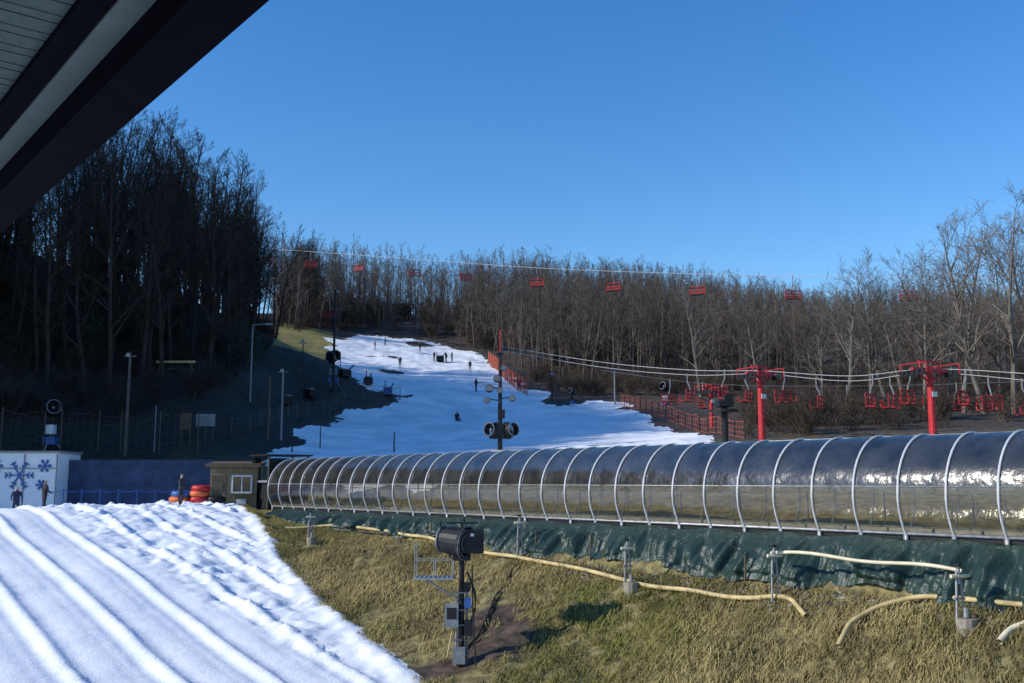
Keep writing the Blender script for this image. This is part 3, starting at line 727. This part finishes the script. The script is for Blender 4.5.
def cable(pp,Ya,Yb,r,m='steel',chairs=(),sc=1,cz=0,vr=.6):
    xa,xb=pp[0][0],pp[-1][0]
    k=[P(a,c,1/((1/Ya)+(1/Yb-1/Ya)*(a-xa)/(xb-xa))) for a,c in pp]
    c=catmull(k); B=MB(); B.path(c,r,m,n=4); B.make('chairlift_cable',smooth=True)
    brs=[q.x/q.y for q in c]
    for px in chairs:
        b_,_=bearing(px,285)
        q=min(c,key=lambda v:abs(v.x/v.y-b_)) 
        for i in range(len(c)-1):
            if (brs[i]-b_)*(brs[i+1]-b_)<=0:
                t=(b_-brs[i])/(brs[i+1]-brs[i]); q=c[i].lerp(c[i+1],t)
        o=bpy.data.objects.new('chairlift_chair',cme); scene.collection.objects.link(o); o.location=q; o.rotation_euler=(0,0,random.uniform(-vr,vr)+cz); o.scale=(sc,)*3
cable([(180,242),(260,248),(400,258),(540,268),(700,274),(850,277),(1100,273)],175,92,.030,'rib',(268,310,357,415,466,537,613,697,793,908),1.15)
cable([(240,262),(330,300),(430,338),(520,352)],150,85,.03,'dark',(330,))
cable([(500,346),(600,362),(690,370),(762,371),(850,376),(933,369),(1060,376)],95,56,.022,'rib',(722,781,868,905,960),.98,.8)
cable([(500,350),(600,367),(690,375),(762,374),(850,381),(933,373),(1060,384)],97,60,.022,'rib',(685,742,812,885,982,1015),.98,3.9)
cable([(600,370),(712,384),(868,386),(1012,382),(1080,380)],90,80,.02,'greypole',(668,700,842,950),1.0,.5)
# ---------------- fences ------------------------------------------------------------
def netfence(pp,h,m='netred',name='safety_net_fence',post='dark',ribs=6,step=.35,rr=.02):
    k=[hit(a,c) for a,c in pp]; B=MB()
    for i in range(len(k)-1):
        a,c=k[i],k[i+1]; Lg=(c-a).length; n_=max(2,int(Lg/step)); pr=None
        for j in range(n_+1):
            q=a.lerp(c,j/n_); q=Vector((q.x,q.y,h1(q.x,q.y)))
            hh=h*(1+.2*mnoise.noise(q*.7))
            if j%max(1,int(2.5/step))==0: B.tube(q-Vector((0,0,.2)),q+Vector((0,0,h*1.12)),.045,post,n=5)
            B.tube(q+Vector((0,0,.05)),q+Vector((0,0,hh)),rr*.6,m,n=3,cap=False)
            if pr is not None:
                for r_ in range(ribs):
                    z0=.05+(hh-.05)*r_/(ribs-1); B.tube(pr+Vector((0,0,z0)),q+Vector((0,0,z0)),rr if r_ in(0,ribs-1) else rr*.6,m,n=3,cap=False)
            pr=q
    B.make(name)
netfence([(488,362),(502,376),(514,388),(528,396)],1.9,step=.4,ribs=6,rr=.04); netfence([(620,403),(660,416),(700,432),(745,440)],1.2,step=.6,ribs=4)
netfence([(0,452),(60,452),(120,453),(205,454)],2.6,'wood','timber_lattice_fence','wood',5,.5)
netfence([(205,440),(250,432),(300,418),(345,405),(400,400)],1.2,'pole','slope_fence','pole',4,.6)
netfence([(300,380),(340,392),(400,399)],1.2,'pole','slope_fence','pole',4,.6)
# blue wall
B=MB(); xw0=P(57,480,60).x; xw1=P(212,480,60).x; zt=P(100,461,60).z
nn=int((xw1-xw0)/1.2)
for i in range(nn):
    xx=xw0+(i+.5)*(xw1-xw0)/nn; B.box((xx,60,(zt-2.2)/2),((xw1-xw0)/nn-.015,.12,zt+2.2),'navy'); 
for zz in(.9,-.2): B.box(((xw0+xw1)/2,59.92,zz),(xw1-xw0,.05,.08),'navy')
B.box(((xw0+xw1)/2,60,zt+.04),(xw1-xw0+.1,.2,.06),'navy')
B.make('blue_wall')
B=MB(); 
for i in range(9):
    xx=xw0+.5+i*1.05; B.tube((xx,57.5,-1.8),(xx,57.5,-.45),.03,'blue',n=5)
B.path([(xw0+.5+i*.26,57.5,-.5+.10*abs(math.sin(i*.78))*-1) for i in range(33)],.02,'blue',n=4)
B.make('rope_barrier')
B=MB(); xr=P(57,480,58.5).x; zt=P(40,453,58.5).z; W=6.4
B.box((xr-W/2,60,(zt-2)/2),(W,3,zt+2),'white'); 
B.box((xr-W/2,60,zt+.06),(W+.2,3.2,.12),'greypole'); B.box((xr-W/2,58.45,.75),(W-.02,.04,.05),'greypole')
for k in range(4): B.box((xr-.05-k*1.9,58.46,(zt-2)/2),(.05,.05,zt+1.9),'greypole')
def flake(cx,cz,r,m):
    for a in range(6):
        an=a*math.pi/3; dx,dz=math.cos(an),math.sin(an)
        B.tube((cx,58.46,cz),(cx+dx*r,58.46,cz+dz*r),.05,m,n=4)
        for f in(.5,.78):
            for sg in(-1,1):
                a2=an+sg*.8; B.tube((cx+dx*r*f,58.46,cz+dz*r*f),(cx+dx*r*f+math.cos(a2)*r*.28,58.46,cz+dz*r*f+math.sin(a2)*r*.28),.035,m,n=4)
flake(xr-2.2,.35,.85,'blue'); flake(xr-.75,.9,.38,'blue'); flake(xr-3.6,.9,.4,'blue'); flake(xr-.9,-.2,.3,'blue')
B.make('white_cabin')
g=Vector((P(236,500,56).x,56,-1.75)); B=MB()
B.box((0,0,1.25),(2.5,2.2,2.7),'olive')
for k in range(13): B.box((0,-1.11,.05+k*.2),(2.5,.02,.012),'wood')
B.box((0,-.1,2.72),(2.9,2.8,.12),'wood',rx=.08); B.box((0,-1.5,2.62),(2.95,.06,.2),'wood')
B.box((.45,-1.13,1.6),(.95,.05,.85),'glass'); 
for a_,b2 in(((.45,2.05),(1.1,.08)),((.45,1.15),(1.1,.08)),((-.06,1.6),(.08,.9)),((.96,1.6),(.08,.9)),((.45,1.6),(.05,.9))): B.box((a_[0],-1.15,a_[1]),(b2[0],.06,b2[1]),'white')
B.box((-.75,-1.13,1.05),(.75,.05,2.0),'wood'); B.box((-.75,-1.16,1.5),(.4,.03,.5),'glass'); B.tube((-.48,-1.18,1.0),(-.48,-1.22,1.0),.04,'steel')
B.box((.45,-1.28,1.05),(1.2,.35,.05),'wood'); B.box((.45,-1.15,.6),(.5,.03,.4),'white')
B.make('ticket_kiosk',g,.12)
B=MB()
for (xx,zz,c) in[(0,.2,'red'),(0,.5,'orange'),(.1,.8,'red'),(-1.1,.2,'orange'),(-1.0,.5,'blue'),(.9,.2,'dark')]:
    B.path([(xx+.42*math.cos(a*.3927),.42*math.sin(a*.3927),zz) for a in range(16)],.17,c,n=8,closed=True)
gx=P(200,500,55).x; B.make('snow_tube_stack',(gx,55,h1(gx,55)-.2),smooth=True)
def sign(px,py,w,h,Y=None,m='white'):
    g=hit(px,py); B=MB(); B.tube((-w*.4,0,-.2),(-w*.4,0,1+h),.04,'wood'); B.tube((w*.4,0,-.2),(w*.4,0,1+h),.04,'wood'); B.box((0,-.06,1+h/2),(w,.04,h),m); B.make('notice_board',g)
sign(205,440,1.4,.9,m='greypole'); sign(185,445,.8,1.2,m='wood')
g=hit(175,376); B=MB(); 
for a_ in(-1.4,1.4): B.tube((a_,0,-.3),(a_,0,1.3),.08,'wood')
B.box((0,0,1.2),(3.4,.15,.2),M['hose']); B.box((0,.3,.6),(3.2,.4,.08),'wood'); B.make('timber_rail',g)
R=random.Random(3)
for k,(px,py,c) in enumerate([(345,378,'dark'),(388,396,'blue'),(310,398,'dark'),(288,406,'dark'),(368,386,'dark'),(440,362,'dark')]):
    g=hit(px,py); B=MB(); B.box((0,0,.5),(1.2,.9,.8),c); B.box((0,0,.95),(.8,.7,.15),'greypole'); B.tube((-.5,.3,0),(-.5,.3,1.7),.05,'dark'); B.tube((.3,-.3,.9),(.9,-.5,1.5),.08,'dark'); B.make('pump_unit',g,R.uniform(0,3))
# ---------------- people ------------------------------------------------------------
def person(loc,rz,jacket,pants,name='person',pose='stand',sc=1):
    jm=mat('jacket_fabric',jacket,.8); pm=mat('trouser_fabric',pants,.85); hm=mat('knit_hat',(.03,.03,.04),.9)
    sit=pose=='sit'; hp=.5 if sit else .92
    J=dict(pel=(0,0,hp),sp=(0,.0,hp+.25),ch=(0,-.01,hp+.42),nk=(0,-.01,hp+.57),hd=(0,-.03,hp+.68),ht=(0,-.02,hp+.80))
    kn=[(sx_*.12,-.42,hp+.05) if sit else (sx_*.11,-.04*sx_,hp*.54) for sx_ in(-1,1)]
    an=[(sx_*.13,-.5,.09) if sit else (sx_*.13,.03*sx_,.08) for sx_ in(-1,1)]
    V=[J['pel'],J['sp'],J['ch'],J['nk'],J['hd'],J['ht']]; E=[(0,1),(1,2),(2,3),(3,4),(4,5)]; R_=[.15,.14,.17,.065,.095,.075]
    for i,sx_ in enumerate((-1,1)):
        o=len(V); V+=[(sx_*.10,0,hp-.05),kn[i],an[i],(an[i][0],an[i][1]-.15,.05)]; E+=[(0,o),(o,o+1),(o+1,o+2),(o+2,o+3)]; R_+=[.095,.07,.052,.045]
        o=len(V); V+=[(sx_*.19,0,hp+.48),(sx_*.27,-.02,hp+.20),(sx_*.24,-.2,hp+.02 if i else hp+.1),(sx_*.23,-.27,hp-.0 if i else hp+.11)]; E+=[(2,o),(o,o+1),(o+1,o+2),(o+2,o+3)]; R_+=[.07,.055,.042,.035]
    me=bpy.data.meshes.new(name); me.from_pydata(V,E,[]); o=bpy.data.objects.new(name,me); scene.collection.objects.link(o)
    md=o.modifiers.new('skin','SKIN'); sv=me.skin_vertices[0].data
    for i,r in enumerate(R_): sv[i].radius=(r,r*.85)
    sv[0].use_root=True
    o.modifiers.new('sub','SUBSURF').levels=1
    bpy.context.view_layer.update(); dg=bpy.context.evaluated_depsgraph_get()
    m2=bpy.data.meshes.new_from_object(o.evaluated_get(dg)); o.modifiers.clear(); o.data=m2
    m2.materials.clear()
    for q in(jm,pm,M['skin'],hm,M['dark']): m2.materials.append(q)
    for p in m2.polygons:
        c=p.center; z=c.z; p.use_smooth=True
        if z>hp+.77: k=3
        elif z>hp+.585: k=3 if c.y>.03 else 2
        elif z<.12: k=4
        elif z<hp-.06 or (sit and c.y<-.1 and z<hp+.12 and abs(c.x)<.2): k=1
        else: k=0
        if abs(c.x)>.19 and c.y<-.22 and z>hp-.15: k=4
        p.material_index=k
    B=MB()
    B.ball((-.035,-.118,hp+.70),.012,'dark',6); B.ball((.035,-.118,hp+.70),.012,'dark',6); B.tube((0,-.11,hp+.70),(0,-.145,hp+.665),.008,'skin',.016,n=6); B.box((0,-.115,hp+.63),(.05,.01,.008),'red')
    for i,sx_ in enumerate((-1,1)):
        hz=hp if i else hp+.11
        for f in range(4): 
            x_=sx_*.23+(f-1.5)*.02; B.path([(x_,-.28,hz),(x_,-.33,hz-.005),(x_,-.35-.004*(f%3),hz-.03)],.009,'dark',n=5)
        B.path([(sx_*.23-sx_*.03,-.26,hz),(sx_*.23-sx_*.055,-.29,hz-.005)],.010,'dark',n=5)
    f=B.make('face_and_gloves'); f.parent=o
    o.location=loc;o.rotation_euler=(0,0,rz);o.scale=(sc,)*3
for px,Y,r_,j,p_ in [(17,53,.6,(.02,.03,.08),(.02,.02,.03)),(45,52.5,2.5,(.015,.015,.02),(.02,.02,.04)),(181,53,1.5,(.04,.04,.05),(.03,.03,.05))]:
    x=P(px,490,Y).x; person((x,Y,h1(x,Y)-.1),r_,j,p_)
for px,py,j in [(434,362,(.1,.02,.02)),(446,363,(.02,.02,.05)),(452,362,(.02,.05,.02)),(385,346,(.03,.03,.05)),(420,352,(.03,.02,.02)),(519,392,(.2,.02,.02)),(470,372,(.03,.03,.06)),(400,368,(.02,.02,.03)),(375,350,(.02,.02,.03)),(476,392,(.03,.02,.02))]:
    person(hit(px,py),random.uniform(0,6),j,(.02,.02,.03))
g=hit(457,421); person(g-Vector((0,0,.35)),.5,(.02,.02,.03),(.02,.02,.03),pose='sit')
# ---------------- light, sky, camera ------------------------------------------------
el=math.radians(28.5); az=Vector((-.95,-.25,0)).normalized(); sv=Vector((az.x*math.cos(el),az.y*math.cos(el),math.sin(el)))
sd=bpy.data.lights.new('sun','SUN'); sd.energy=4.6; sd.angle=math.radians(.53); sd.color=(1,.95,.86)
so=bpy.data.objects.new('sun',sd); scene.collection.objects.link(so); so.rotation_euler=(-sv).to_track_quat('-Z','Y').to_euler(); so.location=(-50,-20,60)
w=bpy.data.worlds.new('World'); scene.world=w; w.use_nodes=True; nt=w.node_tree
sk=nt.nodes.new('ShaderNodeTexSky'); sk.sky_type='NISHITA'; sk.sun_disc=False; sk.sun_elevation=el; sk.sun_rotation=math.atan2(az.x,az.y)
sk.air_density=1.2; sk.dust_density=.2; sk.ozone_density=4.0; sk.altitude=200
hs=nt.nodes.new('ShaderNodeHueSaturation'); hs.inputs['Hue'].default_value=.508; hs.inputs['Saturation'].default_value=1.30; hs.inputs['Value'].default_value=1.22
bg=nt.nodes['Background']; nt.links.new(sk.outputs[0],hs.inputs['Color']); nt.links.new(hs.outputs[0],bg.inputs[0]); bg.inputs[1].default_value=.15
cd=bpy.data.cameras.new('camera'); cd.lens=35; cd.sensor_width=36; cd.clip_end=5000; cd.clip_start=.1
co=bpy.data.objects.new('camera',cd); scene.collection.objects.link(co); co.location=(0,0,0); co.rotation_euler=(math.radians(90)+TH,0,0)
scene.camera=co
